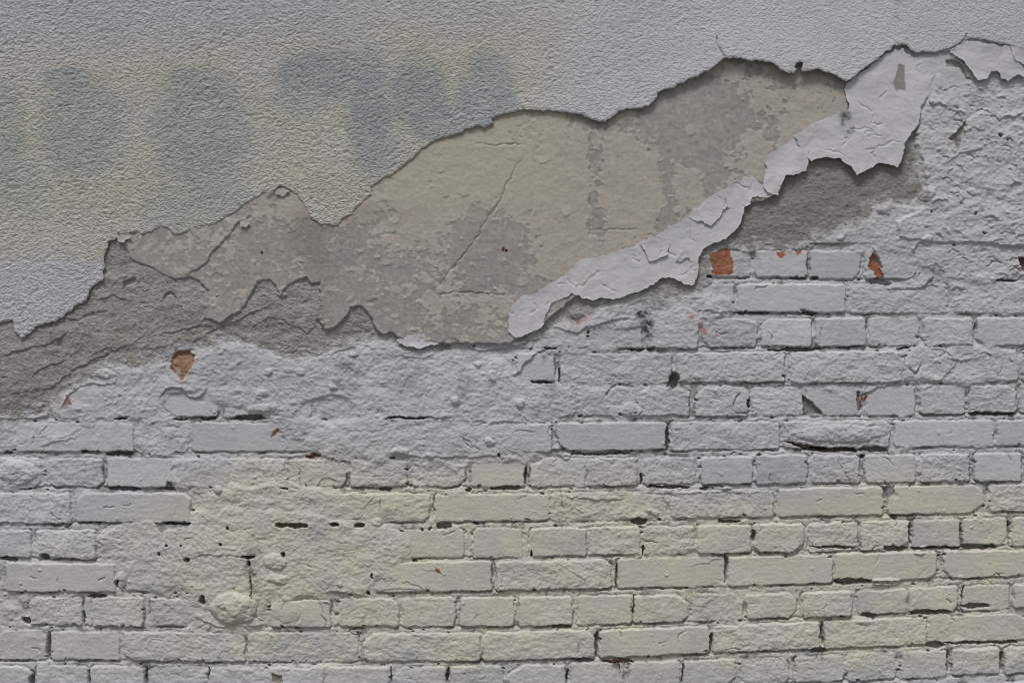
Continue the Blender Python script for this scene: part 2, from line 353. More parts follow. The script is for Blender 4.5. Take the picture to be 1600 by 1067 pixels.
hp = plv + 1.0 * lump + .5 * lump2 + .28 * gr1 + .8 * bm + .25 * fl3 + .12 * terrace(fl, 4)
H = lerp(H, np.maximum(hp, H + .8), sstep(-1, 1.2, sd_p))

# ------------------------------------------------------------------ single marks: ledges, cracks, holes, pebbles
def pline(pts, pad):
    xs = [p[0] for p in pts]; ys = [p[1] for p in pts]
    sl_ = box(min(xs) - pad, min(ys) - pad, max(xs) + pad, max(ys) + pad)
    x = WX[sl_]; y = WY[sl_]
    d = np.full(x.shape, 1e9, F); s = np.ones(x.shape, F); tend = np.ones(x.shape, F)
    tot = sum(math.hypot(b[0] - a[0], b[1] - a[1]) for a, b in zip(pts[:-1], pts[1:])); acc = 0
    for (ax, ay), (bx, by) in zip(pts[:-1], pts[1:]):
        ex, ey = bx - ax, by - ay; L2 = ex * ex + ey * ey + 1e-6
        wx = x - ax; wy = y - ay; t = np.clip((wx * ex + wy * ey) / L2, 0, 1)
        q = np.hypot(wx - ex * t, wy - ey * t); m = q < d
        d = np.where(m, q, d); s = np.where(m, np.sign(ex * wy - ey * wx), s)
        al = (acc + t * math.sqrt(L2)) / tot
        tend = np.where(m, np.minimum(1, np.minimum(al, 1 - al) * 6 + .12), tend); acc += math.sqrt(L2)
    return sl_, d, s, tend
def ledge(pts, a, wd=14, seed=0):
    """step: the side to the left of the walking direction (up, when walking right) is raised"""
    sl_, d, s, te = pline(rough(pts, seed + 100, 3, 6), wd * 4)
    up = np.where(s < 0, 1, 0)
    H[sl_] += (a * te * np.exp(-d / wd) * sstep(0, 1.0, d) * up).astype(F)
    H[sl_] -= (a * .35 * te * np.exp(-d / (wd * .35)) * (1 - up)).astype(F)
def crack(pts, dep, wd=1.1, seed=0):
    sl_, d, s, te = pline(rough(pts, seed + 200, 3, 6), 8)
    H[sl_] -= (dep * te * sstep(wd * 1.9, wd * .3, d)).astype(F)
    COL[sl_] = blend(COL[sl_], .5 * te * sstep(wd * 1.3, wd * .2, d) * (dep > 1.7), (.16, .155, .15))
def hole(x0, x1, y0, y1, dep=19, wob=1.0):
    sl_ = box(x0 - 8, y0 - 8, x1 + 8, y1 + 8)
    x = WX[sl_]; y = WY[sl_] + wob * 1.5 * edge_n[sl_]
    u_ = np.clip(np.abs(2 * (x - x0) / (x1 - x0) - 1), 0, 2); v_ = np.clip(np.abs(2 * (y - y0) / (y1 - y0) - 1), 0, 2)
    if x1 - x0 > y1 - y0: hh_ = (y1 - y0) / 2 * (1.1 - .75 * u_ ** 3 + .5 * lump2[sl_]); q = np.minimum(np.minimum(x - x0, x1 - x), hh_ - np.abs(y - (y0 + y1) / 2 + .8))
    else: hh_ = (x1 - x0) / 2 * (1.1 - .75 * v_ ** 3 + .5 * lump2[sl_]); q = np.minimum(np.minimum(y - y0, y1 - y), hh_ - np.abs(x - (x0 + x1) / 2))
    H[sl_] = lerp(H[sl_], np.minimum(H[sl_], -dep + 5 * lump2[sl_]), sstep(-.7, .9, q))
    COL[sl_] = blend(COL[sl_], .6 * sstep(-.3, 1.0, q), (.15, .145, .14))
def bump(cx, cy, rx, ry, a, p=1.0):
    sl_ = box(cx - rx * 1.6, cy - ry * 1.6, cx + rx * 1.6, cy + ry * 1.6)
    q = np.hypot((WX2[sl_] * .5 + GX[sl_] * .5 - cx) / rx, (WY2[sl_] * .5 + GY[sl_] * .5 - cy) / ry)
    H[sl_] += (a * np.sqrt(np.clip(1 - q * q, 0, 1)) ** p * (1 + .25 * lump2[sl_])).astype(F)
def pitpoly(pts, dep, col=None, seed=0, wd=1.5):
    xs = [p[0] for p in pts]; ys = [p[1] for p in pts]
    sl_ = box(min(xs) - 8, min(ys) - 8, max(xs) + 8, max(ys) + 8)
    q = poly_sdf(WX[sl_], WY[sl_], rough(pts, seed + 300, 2, 5, True))
    H[sl_] -= (dep * sstep(-wd * .5, wd, q)).astype(F)
    if col is not None:
        COL[sl_] = blend(COL[sl_], sstep(-1, .4, q), np.array(col)) 
    return sl_, q

LEDGES = [([(292,433),(312,420),(327,408),(336,392),(350,378),(364,364),(370,352),(384,346),(400,332)],2.4,22),([(33,617),(44,605),(46,580),(58,573)],-3,10),([(58,620),(85,603),(110,585),(120,577),(150,560),(170,552),(190,545),(198,536)],5,16),
 ([(98,637),(106,622),(116,611),(128,604),(145,599),(165,602),(180,599),(186,590),(185,583)],5,10),([(250,521),(275,519),(300,514),(318,504),(326,488),(330,466)],4,12),
 ([(300,536),(330,517),(360,508),(398,488),(440,470)],4,14),([(205,448),(225,446),(250,455),(262,462)],-2.5,14),([(100,498),(125,500),(140,490),(175,487)],3,12),
 ([(140,560),(165,545),(205,540),(230,520)],3,12),([(225,548),(262,540),(290,528)],3,10),([(400,510),(425,495),(445,500),(480,520),(500,508)],3.5,12),
 ([(430,552),(470,548),(510,556),(560,540),(600,545)],3,12),([(600,546),(625,556),(655,560),(685,552),(692,540)],3,8),
 ([(800,588),(815,580),(822,566),(834,554),(856,546)],4.5,16),([(705,528),(730,540),(752,549),(775,546),(810,540),(850,526)],3.5,9),
 ([(247,624),(258,610),(272,605),(286,607),(295,619),(309,622),(321,612),(325,603)],4,11),([(1340,620),(1376,604),(1422,598)],3.5,12),
 ([(1155,602),(1200,604),(1260,600)],2,8),([(1270,700),(1250,697),(1226,688)],0,5),
 ([(1447,158),(1457,166),(1467,163),(1478,170)],4,9),([(1507,190),(1530,178),(1541,168)],-3,10),([(1565,183),(1580,186),(1600,178)],3.5,9),
 ([(1470,262),(1500,240),(1535,235)],2,14),([(1385,452),(1440,450),(1455,438),(1461,434)],3,8),([(1427,395),(1430,385),(1445,375)],3,8),
 ([(1440,450),(1452,440),(1461,433),(1455,425)],3,8),([(1560,385),(1600,386)],3,6),([(1480,300),(1510,310)],2,9),
 ([(1080,486),(1130,488),(1150,486)],2,6),([(1100,548),(1140,550),(1165,545)],1.5,8),([(900,470),(930,478),(960,470)],2.5,8),([(870,512),(900,520),(940,505),(985,498)],3,12),
 ([(200,846),(150,835),(120,838)],2,9),([(300,870),(330,866),(385,868),(400,872)],2.5,9),([(305,962),(340,978),(378,978)],3,9),([(375,978),(400,978),(417,974)],2,5),
 ([(585,926),(620,920),(668,923)],1.5,6),([(625,906),(655,915),(668,923)],1.6,10),([(660,888),(685,895),(700,900)],1.2,6),([(533,940),(530,926),(540,924),(550,937)],3,6),
 ([(500,940),(518,944),(520,960)],3,7),([(470,940),(471,965),(463,977)],3,6),([(1075,886),(1100,880),(1135,870)],1.2,9),([(880,885),(900,898),(915,905)],1.5,12),
 ([(1440,612),(1475,590),(1500,560)],2,14),([(1480,560),(1500,566),(1520,560)],2.5,7),([(1450,545),(1470,545),(1495,565)],2,7),([(420,716),(470,712),(520,714)],2,6),
 ([(760,665),(780,660),(805,660)],1.8,8),([(600,655),(640,650),(690,652),(710,650)],3,8),([(850,705),(880,700),(905,706)],2,7),([(610,720),(640,712),(700,715),(760,712),(800,716)],2.5,9),
 ([(495,760),(505,750),(515,745),(530,757)],2,6),([(560,800),(575,785),(590,775)],1.4,12),([(1000,770),(1060,772),(1110,768),(1200,770)],2,9),([(880,775),(930,782),(980,778)],2,10),
 ([(50,590),(75,572),(110,560)],2.5,12),([(0,560),(30,548),(70,540),(110,520)],2.2,18),([(150,470),(180,462),(200,468)],2,12),([(60,700),(90,690),(125,682)],2,9),([(80,690),(110,680),(130,668)],1.4,8)]
for i, (p, a, wd) in enumerate(LEDGES): ledge(p, a * (.5 if 0 < i < 13 else 1), wd * (.7 if 0 < i < 13 else 1), i)
CRACKS = [([(672,461),(700,430),(745,370),(780,315),(817,240)],1.8,1.0),([(672,461),(720,457),(800,461)],1.8,1.0),([(740,227),(822,227)],1.5,.9),([(922,200),(923,300),(922,392)],1.4,1.1),([(922,359),(1000,360)],1.4,1.1),
 ([(1047,230),(1048,350)],.6,1),([(501,345),(502,465)],.7,.9),([(678,775),(676,792),(680,800)],6,1.2),([(594,778),(593,800)],3,.8),([(877,767),(880,795)],3,.8),([(1155,455)],0,0)][:10] + [
 ([(1345,238),(1375,230),(1395,220)],2,.7),([(1300,215),(1330,235),(1340,270)],0,0),([(450,722),(450,760)],2.5,.9),([(468,730),(470,760),(474,765)],2.5,.8),([(497,762),(505,748),(512,745)],2.5,.8),
 ([(845,607),(848,590)],0,0),([(947,620),(955,607),(962,600)],4,1.1),([(1146,640),(1148,625),(1158,612)],4,1),([(1147,645),(1165,647),(1172,640)],4,1),([(1258,720),(1264,740),(1260,750)],4,1.1),([(1260,725),(1263,712)],3,1),
 ([(1310,710),(1313,735)],2,.8),([(1005,846),(1030,847)],4,.9),([(1320,300),(1330,330)],1.5,.8),([(1200,325),(1212,345)],1.5,.8),([(1170,300),(1210,315)],1,.8),([(1320,735),(1330,760)],2,.8),
 ([(440,955),(445,940),(435,930)],2,.8),([(500,960),(510,970),(510,980)],3,.9),([(498,940),(506,960)],2.5,.8),([(1405,560),(1415,555),(1413,575)],4,1),([(1420,575),(1430,585),(1440,568)],6,1.4),
 ([(1530,560),(1537,550),(1550,560)],2,.8),([(1565,572),(1560,590)],2,.8),([(1300,548),(1330,545),(1360,548)],1.5,.8),([(1205,830),(1245,850)],0,0),([(1310,250),(1345,260)],0,0)]
for i, (p, a, wd) in enumerate(CRACKS):
    if a: crack(p, a, wd, i)
rc = np.random.RandomState(77)
for k in range(190):        # short hairline cracks in the paint film
    x = rc.uniform(0, 1600); y = rc.uniform(440, 1060); a = rc.uniform(0, 6.28); L = rc.uniform(8, 34)
    if y < 660 and x < 900: continue
    pts = [(x, y)]
    for q in range(3):
        a += rc.uniform(-.9, .9); pts.append((pts[-1][0] + math.cos(a) * L / 3, pts[-1][1] + math.sin(a) * L / 3 * .7))
    crack(pts, rc.uniform(.9, 2.6), rc.uniform(.6, 1.0), 50 + k)
for k in range(70):        # torn little lips in the old paint left on the upper right
    x = rc.uniform(1445, 1600); y = rc.uniform(120, 460); L = rc.uniform(8, 26); a = rc.uniform(-.9, .5)
    pts = [(x, y), (x + L * .5 * math.cos(a), y + L * .5 * math.sin(a)), (x + L * math.cos(a + .5), y + L * math.sin(a + .5))]
    if k % 2: ledge(pts, rc.uniform(1.5, 3.5), rc.uniform(4, 8), 400 + k)
    else: crack(pts, rc.uniform(1.2, 3.5), rc.uniform(.6, 1.1), 400 + k)
HOLES = [(178,198,651,656),(366,414,650,657),(166,206,706,713),(126,139,704,709),(5,22,706,709),(168,218,762,767),(431,482,818,825),(516,530,818,822),(553,571,818,826),(681,706,818,825),
 (592,614,762,767),(767,816,761,767),(728,736,763,768),(872,876,576,598),(987,1008,546,550),(1010,1022,544,549),(1167,1173,624,638),(1145,1200,488,491),(1255,1281,488,492),
 (1268,1298,700,703),(1345,1388,699,705),(1343,1352,711,717),(1394,1401,803,811),(1381,1419,853,860),(1425,1498,855,859),(1501,1558,851,859),(1266,1338,854,857),
 (1304,1364,905,913),(1423,1486,953,960),(1504,1547,944,951),(1345,1371,959,965),(1311,1321,962,966),(1283,1287,973,1009),(1268,1292,1014,1021),(1448,1475,1004,1012),(1475,1590,1003,1007),(961,965,880,920),
 (1132,1137,868,911),(989,991,930,962),(1109,1113,986,1021),(930,935,986,1028),(73,78,986,1030),(885,888,1046,1068),(697,701,1044,1066),(1066,1069,1038,1066),(610,612,1042,1068),(227,230,1042,1068),(137,139,1048,1072),(325,327,1042,1064),(46,52,1055,1075),
 (893,928,1029,1035),(942,990,1031,1036),(862,894,977,982),(34,48,966,974),(63,78,866,876),(0,28,871,876),(135,165,929,934),(377,399,868,872),(386,391,874,886),(392,394,900,935),(312,322,928,944),(985,1012,811,820),(1122,1158,812,817),
 (892,985,708,711),(1040,1046,668,706),(440,452,762,764),(600,672,652,654),(1104,1112,432,436),(1236,1258,434,437),(1267,1280,432,437),(1340,1344,435,439),(1353,1355,500,518),(1306,1354,542,544),(1523,1526,505,515),
 (1556,1590,437,440),(1515,1588,645,648),(1420,1424,815,850),(1501,1504,815,852),(1565,1570,1018,1050),(1481,1485,1015,1050),(1574,1577,812,850),(1504,1506,915,945),(645,652,876,879),(440,444,862,870),
 (1000,1004,740,757),(820,824,730,757),(1093,1110,762,766),(1010,1080,760,764),(495,502,710,714),(1556,1560,645,652),(1175,1180,828,846),(829,832,860,871),(1004,1007,850,870),(580,583,895,905),(573,577,922,930),(182,186,905,918),(128,131,955,975),
 (738,748,818,822),(255,297,817,821),(125,160,816,818),(850,870,544,546),(830,862,596,600),(1225,1282,543,549),(400,412,649,652),(1200,1240,546,549),(1400,1420,545,547),(270,292,654,657),(312,338,654,658)]
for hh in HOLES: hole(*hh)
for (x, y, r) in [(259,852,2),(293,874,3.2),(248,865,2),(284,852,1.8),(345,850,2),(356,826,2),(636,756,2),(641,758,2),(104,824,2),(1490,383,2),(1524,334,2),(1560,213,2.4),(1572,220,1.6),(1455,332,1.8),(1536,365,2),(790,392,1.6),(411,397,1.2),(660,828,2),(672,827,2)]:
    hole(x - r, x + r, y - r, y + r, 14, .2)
for k in range(2600):      # tiny voids where the paint film breaks along the brick edges
    x = rc.uniform(0, 1600); y = rc.uniform(400, 1066); i_ = np.searchsorted(XS, x); j_ = np.searchsorted(YS, y)
    if -5 < brick_sd[j_, i_] < .5 and sd_m[j_, i_] < -8 and bury[j_, i_] < .9:
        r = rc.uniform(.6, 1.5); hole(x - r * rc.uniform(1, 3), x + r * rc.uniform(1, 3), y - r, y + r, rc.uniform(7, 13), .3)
# deeper torn places
hole(1048, 1061, 584, 608, 22); hole(984, 988, 545, 550, 20)
pitpoly([(255,766),(262,752),(268,754),(277,769)], 6, (.2, .195, .2), 1)
pitpoly([(1381,760),(1397,759),(1400,768),(1396,776),(1382,778)], 5, (.27, .25, .25), 2)
pitpoly([(1480,219),(1496,205),(1508,189),(1503,208),(1499,214),(1496,236),(1490,224)], 6, (.26, .25, .24), 3)
pitpoly([(1400,103),(1411,103),(1413,118),(1415,132),(1413,144),(1397,144),(1394,132),(1400,120)], 2.5, (.27, .265, .26), 4)
pitpoly([(1255,618),(1270,628),(1286,646),(1256,649)], 9, (.22, .215, .21), 5)
pitpoly([(1338,612),(1344,612),(1345,625),(1350,634),(1342,644),(1338,632)], 8, (.24, .23, .23), 6)
pitpoly([(1224,690),(1250,692),(1285,700),(1335,698),(1340,706),(1290,707),(1260,702)], 13, (.2, .17, .16), 7)
pitpoly([(240,815),(297,817),(290,824),(262,825),(256,831),(248,826)], 4, (.25, .25, .25), 8)
pitpoly([(425,1050),(440,1055),(441,1066),(428,1066)], 4, (.26, .24, .22), 9)
pitpoly([(1590,402),(1600,402),(1606,425),(1596,424)], 12, (.20, .15, .10), 10)
pitpoly([(193,440),(206,434),(214,433),(212,442),(200,446),(196,455)], 7, None, 11)
pitpoly([(1477,95),(1500,97),(1506,108),(1510,120),(1520,128),(1508,124),(1498,105),(1478,106)], 4, (.3, .29, .29), 12)
pitpoly([(1420,205),(1431,195),(1432,262),(1440,300),(1425,320),(1400,262),(1408,240)], 4, None, 13)
for (x, y, r) in [(267, 470, 9)]:
    sl_ = box(x - 16, y - 16, x + 16, y + 16); q = np.hypot(GX[sl_] - x, (GY[sl_] - y) * .8)
    H[sl_] -= 5 * sstep(3.2, 0, np.abs(q - r)) * sstep(4, -6, GY[sl_] - y - 4)
for b in [(365,950,36,25,13),(430,878,19,15,6),(434,904,17,7,4),(446,952,26,20,4),(28,737,32,20,7),(983,640,17,11,6),(747,570,6,6,5),(770,586,6,7,4),(710,626,8,8,6),(765,690,9,8,5),(812,630,7,8,6),(625,706,14,7,5),(670,713,6,5,4),
          (420,580,7,5,5),(410,617,10,6,5),(470,582,8,7,4),(520,604,8,5,5),(340,765,8,6,5),(533,913,4,4,4),(1378,327,11,9,5),(1446,303,13,12,5),(1520,300,8,7,4),(1447,376,9,9,4),(1314,370,6,5,4),(1090,588,6,5,4),(1467,128,7,12,3.5),
          (882,710,9,5,5),(900,492,10,6,4),(443,462,8,4,3),(441,506,6,3,3),(91,528,5,4,3),(340,520,6,4,3),(382,526,5,4,3),(1345,818,0.1,.1,0),(1386,908,22,8,6),(1440,862,14,6,4),(1500,905,6,6,3),(190,905,9,12,4),(1350,970,14,6,3),
          (1135,765,8,4,5),(1020,800,10,4,4),(590,815,12,7,4),(555,985,8,4,4),(937,978,7,3,4),(1310,677,75,14,5),(230,374,18,6,0.1),(1400,775,6,6,-2),(553,552,8,5,4),(415,640,30,10,3),(165,583,18,8,4)]:
    if b[4]: bump(*b)
for k in range(150):        # grit stuck under the paint
    x = rc.uniform(0, 1600); y = rc.uniform(540, 1060); r = rc.uniform(1.6, 3.6)
    bump(x, y, r * 1.2, r, rc.uniform(.8, 2.2))
for k in range(110):      # gritty lumps and nicks in the bare mortar
    x = rc.uniform(0, 600); y = rc.uniform(430, 650); r = rc.uniform(1.5, 5)
    bump(x, y, r * rc.uniform(1, 2), r, rc.choice([-1, 1, 1]) * rc.uniform(.8, 2.4))
for k in range(60):
    x = rc.uniform(1440, 1600); y = rc.uniform(130, 450); r = rc.uniform(1.6, 4.5)
    (bump if k % 3 else (lambda a, b_, c, d, e: bump(a, b_, c, d, -e)))(x, y, r * 1.3, r, rc.uniform(1, 2.6))
for k in range(40):        # white specks on the bare coats
    x = rc.uniform(260, 900); y = rc.uniform(370, 540); r = rc.uniform(1.4, 3.4)
    sl_ = box(x - 8, y - 8, x + 8, y + 8); q = np.hypot(WX[sl_] - x, (WY[sl_] - y) * 1.2)
    m = sstep(r + .8, r - .6, q); H[sl_] += 1.0 * m; COL[sl_] = blend(COL[sl_], m * .7, (.47, .455, .43))
# grey dabs and flakes of the skim on the plaster
for (x, y, rx, ry) in [(617,345,8,6),(850,250,11,6),(565,392,7,4),(590,400,5,4),(605,410,7,5),(442,388,4,7),(473,407,6,4),(1020,160,9,4),(1078,205,8,10),(885,330,8,9),(690,265,4,6),(725,300,9,8),(815,440,9,9)]:
    sl_ = box(x - 2 * rx, y - 2 * ry, x + 2 * rx, y + 2 * ry); q = np.hypot((WX[sl_] - x) / rx, (WY[sl_] - y) / ry)
    m = sstep(1.2, .8, q); H[sl_] += 1.5 * m * (GY[sl_] - y + ry) / (2 * ry); COL[sl_] = blend(COL[sl_], m * .4, (.44, .42, .39))

# bare brick showing where paint and mortar fell away
EXPOSED = [
 ([(1109,398),(1128,389),(1141,389),(1144,402),(1148,412),(1144,428),(1142,431),(1120,431),(1110,429),(1112,415)], 1.0, (.34,.155,.095), "bare orange brick patch beside the torn paint edge"),
 ([(1363,395),(1372,410),(1378,424),(1378,434),(1370,436),(1366,425),(1358,418),(1360,404)], 6, (.33,.135,.08), "thin orange brick sliver inside a dark triangular hole"),
 ([(268,565),(272,553),(283,548),(297,548),(305,556),(305,565),(298,578),(290,590),(286,596),(282,588),(275,584),(269,576)], 5, (.33,.20,.135), "round hole with bare orange brick in the mortar"),
 ([(1214,393),(1226,392),(1226,399),(1220,405),(1216,400)], .6, (.38,.15,.08), "larger of two orange flecks on a brick top edge"),
 ([(1241,391),(1252,391),(1251,397),(1244,397)], .6, (.36,.17,.10), "smaller paler orange fleck at the right end of the brick top edge"),
 ([(423,682),(425,674),(432,671),(436,671),(432,677),(427,682),(424,686)], .8, (.22,.095,.06), "small curved rust red chip in a white brick"),
 ([(681,889),(685,889),(692,897),(683,896)], 1.2, (.30,.10,.06), "tiny triangular red chip in a yellowish brick"),
 ([(1346,624),(1352,620),(1358,616),(1354,625),(1349,630)], 1, (.30,.14,.07), "small orange chip beside a grey pit"),
 ([(155,981),(160,983),(158,989)], 1, (.28,.08,.05), "tiny red chip under a white brick"),
 ([(98,633),(106,620),(113,624),(114,632),(106,637)], .5, (.27,.20,.175), "dull pink brick corner under grey mortar"),
 ([(478,712),(488,708),(494,706),(496,712),(490,716),(478,716)], 3, (.19,.09,.05), "small brown hole in the bed joint"),
]
exp_id = np.full(GX.shape, -1, np.int16)
for k, (p, dep, col, lab) in enumerate(EXPOSED):
    sl_, q = pitpoly(p, dep, None, 400 + k, 1.2)
    c0 = np.array(col, F)[None, None] * (1 + .25 * lump2[sl_] + .2 * gr1[sl_])[..., None]
    m = sstep(-.6, .6, q)[..., None]; COL[sl_] = COL[sl_] * (1 - m) + c0 * m
    exp_id[sl_] = np.where(q > 0, k, exp_id[sl_])
# dark gap beside the sliver, whitewash drip in the round hole, red paint marks
pitpoly([(1365,388),(1369,398),(1378,416),(1380,434),(1394,444),(1384,447),(1360,441),(1357,436),(1378,434),(1376,418),(1366,402)], 16, None, 31)
sl_, q = pitpoly([(274,578),(280,574),(285,582),(284,588),(278,586)], -1, (.36, .31, .28), 32)
for (cx, cy, rx, ry) in [(915,502,6,8),(1079,495,6,4),(1095,509,5,9),(1097,520,3,6),(902,505,5,5)]:
    sl_ = box(cx - 14, cy - 16, cx + 14, cy + 16)
    COL[sl_] = blend(COL[sl_], .75 * ell(cx, cy, rx, ry, .6, SX[sl_], SY[sl_]) * np.clip(.6 + edge_n[sl_], 0, 1), (.45, .13, .12))
sl_ = box(784, 386, 797, 399); COL[sl_] = blend(COL[sl_], ell(790, 392, 3, 4, .4, SX[sl_], SY[sl_]), (.12, .045, .02))

# ------------------------------------------------------------------ materials
def wall_mat(name, grain=420, bump=.0006, rgh=.9, mottled=.12, sp=.25, pit=0, pit_scale=170):
    m = bpy.data.materials.new(name); m.use_nodes = True; n = m.node_tree.nodes; l = m.node_tree.links
    b = n["Principled BSDF"]; b.inputs["Roughness"].default_value = rgh; b.inputs["Specular IOR Level"].default_value = sp
    at = n.new("ShaderNodeAttribute"); at.attribute_name = "pigment"
    tc = n.new("ShaderNodeTexCoord")
    nz = n.new("ShaderNodeTexNoise"); nz.inputs["Scale"].default_value = grain; nz.inputs["Detail"].default_value = 4; nz.inputs["Roughness"].default_value = .7
    n2 = n.new("ShaderNodeTexNoise"); n2.inputs["Scale"].default_value = grain * .3; n2.inputs["Detail"].default_value = 5
    for q in (nz, n2): l.new(tc.outputs["Object"], q.inputs["Vector"])
    ad = n.new("ShaderNodeMath"); ad.operation = 'ADD'; l.new(nz.outputs["Fac"], ad.inputs[0]); l.new(n2.outputs["Fac"], ad.inputs[1])
    mr = n.new("ShaderNodeMapRange"); mr.inputs["From Min"].default_value = .6; mr.inputs["From Max"].default_value = 1.4
    mr.inputs["To Min"].default_value = 1 - mottled; mr.inputs["To Max"].default_value = 1 + mottled; l.new(ad.outputs[0], mr.inputs["Value"])
    mx = n.new("ShaderNodeVectorMath"); mx.operation = 'SCALE'; l.new(at.outputs["Color"], mx.inputs[0]); l.new(mr.outputs[0], mx.inputs["Scale"])
    l.new(mx.outputs[0], b.inputs["Base Color"])
    bp = n.new("ShaderNodeBump"); bp.inputs["Strength"].default_value = 1; bp.inputs["Distance"].default_value = bump
    l.new(ad.outputs[0], bp.inputs["Height"]); l.new(bp.outputs[0], b.inputs["Normal"])
    if pit:
        mp = n.new("ShaderNodeMapping"); mp.inputs["Rotation"].default_value = (0, .45, 0); mp.inputs["Scale"].default_value = (.95, 1, 1.08)
        wn = n.new("ShaderNodeTexNoise"); wn.inputs["Scale"].default_value = 120; wn.inputs["Detail"].default_value = 2
        wv = n.new("ShaderNodeVectorMath"); wv.operation = 'MULTIPLY_ADD'; wv.inputs[1].default_value = (.006, .006, .006)
        l.new(tc.outputs["Object"], wn.inputs["Vector"]); l.new(wn.outputs["Color"], wv.inputs[0]); l.new(tc.outputs["Object"], wv.inputs[2])
        l.new(wv.outputs[0], mp.inputs["Vector"])
        prev = bp
        sx = n.new("ShaderNodeSeparateXYZ"); l.new(tc.outputs["Object"], sx.inputs[0])     # trowelled smoother towards one end of the wall
        fa = n.new("ShaderNodeMapRange"); fa.inputs["From Min"].default_value = -.3; fa.inputs["From Max"].default_value = .65
        fa.inputs["To Min"].default_value = 1.0; fa.inputs["To Max"].default_value = .5; l.new(sx.outputs["X"], fa.inputs["Value"])
        for scl, dist_, lo, hi in ((pit_scale, pit, .05, .75), (pit_scale * 1.7, pit * .55, .1, .8)):
            vo = n.new("ShaderNodeTexVoronoi"); vo.feature = 'F1'; vo.inputs["Scale"].default_value = scl
            l.new(mp.outputs[0], vo.inputs["Vector"])
            r2 = n.new("ShaderNodeMapRange"); r2.interpolation_type = 'SMOOTHSTEP'; r2.inputs["From Min"].default_value = lo; r2.inputs["From Max"].default_value = hi
            l.new(vo.outputs["Distance"], r2.inputs["Value"])
            b2 = n.new("ShaderNodeBump"); b2.invert = scl < pit_scale * 1.2; b2.inputs["Strength"].default_value = 1; b2.inputs["Distance"].default_value = dist_
            l.new(fa.outputs[0], b2.inputs["Strength"]); l.new(r2.outputs[0], b2.inputs["Height"]); l.new(prev.outputs[0], b2.inputs["Normal"]); l.new(b2.outputs[0], b.inputs["Normal"]); prev = b2
    return m
M_PAINT = wall_mat("painted_brick", 420, .0008, .85, .07, .25)
M_MORTAR = wall_mat("grey_mortar", 520, .0011, .95, .20, .1, .0006, 230)
M_PLASTER = wall_mat("old_plaster", 520, .0005, .92, .13, .15)
M_STUCCO = wall_mat("rough_stucco", 560, .0012, .9, .07, .25, .0015, 190)
M_SKIN = wall_mat("paint_skin", 420, .0005, .8, .06)
M_BRICK = wall_mat("bare_brick", 620, .0010, .95, .25, .1)

# ------------------------------------------------------------------ mesh builders
def link_mesh(name, V, Fq, C, mat, parent=None, smooth=True):
    me = bpy.data.meshes.new(name)
    me.vertices.add(len(V)); me.vertices.foreach_set("co", np.ascontiguousarray(V, F).ravel())
    me.loops.add(Fq.size); me.loops.foreach_set("vertex_index", Fq.ravel().astype(np.int32))
    me.polygons.add(len(Fq)); me.polygons.foreach_set("loop_start", np.arange(0, Fq.size, 4, dtype=np.int32))
    me.polygons.foreach_set("use_smooth", np.full(len(Fq), smooth))
    me.update(calc_edges=True)
    if C is not None:
        ca = me.color_attributes.new("pigment", 'FLOAT_COLOR', 'POINT')
        ca.data.foreach_set("color", np.concatenate([np.clip(C, 0, 1), np.ones((len(C), 1), F)], 1).astype(F).ravel())
    me.materials.append(mat)
    o = bpy.data.objects.new(name, me); sc.collection.objects.link(o); o.parent = parent
    return o
def grid_verts(X, Y, Hh): return np.stack([(X - CX) * S, -Hh / 1000.0, CZ - (Y - CY) * S], -1).reshape(-1, 3)
def field_mesh(name, cellmask, X, Y, Hh, C, mat, parent):
    ny, nx = X.shape; jj, ii = np.nonzero(cellmask)
    if len(jj) == 0: return None
    a = jj * nx + ii
    q = np.stack([a, a + nx, a + nx + 1, a + 1], 1)
    u, inv = np.unique(q, return_inverse=True)
    return link_mesh(name, grid_verts(X, Y, Hh)[u], inv.reshape(-1, 4), C.reshape(-1, 3)[u], mat, parent)

wall = bpy.data.objects.new("brick_wall", None); sc.collection.objects.link(wall)
wall.location = (0, 0, 0)
wall["label"] = "old brick wall with peeling stucco, bare plaster and whitewashed bricks"; wall["category"] = "wall"; wall["kind"] = "thing"

# ------------------------------------------------------------------ stucco coat: a thick rough sheet with a torn lower edge
EDGE = [(-620,470),(-200,500),(0,506),(12,503),(22,501),(27,517),(37,528),(46,525),(58,512),(85,503),(100,497),(110,487),(125,477),(137,470),(143,456),(152,446),(163,440),(163,425),(168,412),(166,398),(172,388),(174,378),(183,372),(187,367),(215,363),(225,368),(243,361),(255,354),(265,358),(275,368),(295,363),(310,355),(340,352),(355,340),(370,333),(385,320),(400,312),(415,301),(430,296),(440,292),(452,297),(465,305),(475,318),(481,330),(490,345),(503,352),(520,353),(530,352),(535,343),(547,338),(560,325),(575,312),(582,305),(580,294),(590,287),(605,278),(620,267),(635,255),(650,243),(665,232),(680,222),(700,215),(715,211),(730,204),(750,199),(757,202),(772,193),(770,187),(785,182),(800,178),(818,172),(835,176),(862,175),(890,180),(908,181),(920,188),(932,192),(944,192),(955,184),(968,176),(985,172),(1005,170),(1018,163),(1024,155),(1025,147),(1045,140),(1062,132),(1080,124),(1100,116),(1118,105),(1127,97),(1131,94),(1160,97),(1180,98),(1200,101),(1212,108),(1227,117),(1238,117),(1242,112),(1239,108),(1241,102),(1246,100),(1250,103),(1249,108),(1247,112),(1253,114),(1262,113),(1275,112),(1290,118),(1305,123),(1320,130),(1335,121),(1345,111),(1360,101),(1375,90),(1388,82),(1397,74),(1408,72),(1420,77),(1430,86),(1445,84),(1460,84),(1483,82),(1495,72),(1510,63),(1525,63),(1540,67),(1560,70),(1580,76),(1600,80),(1700,95),(2220,150)]
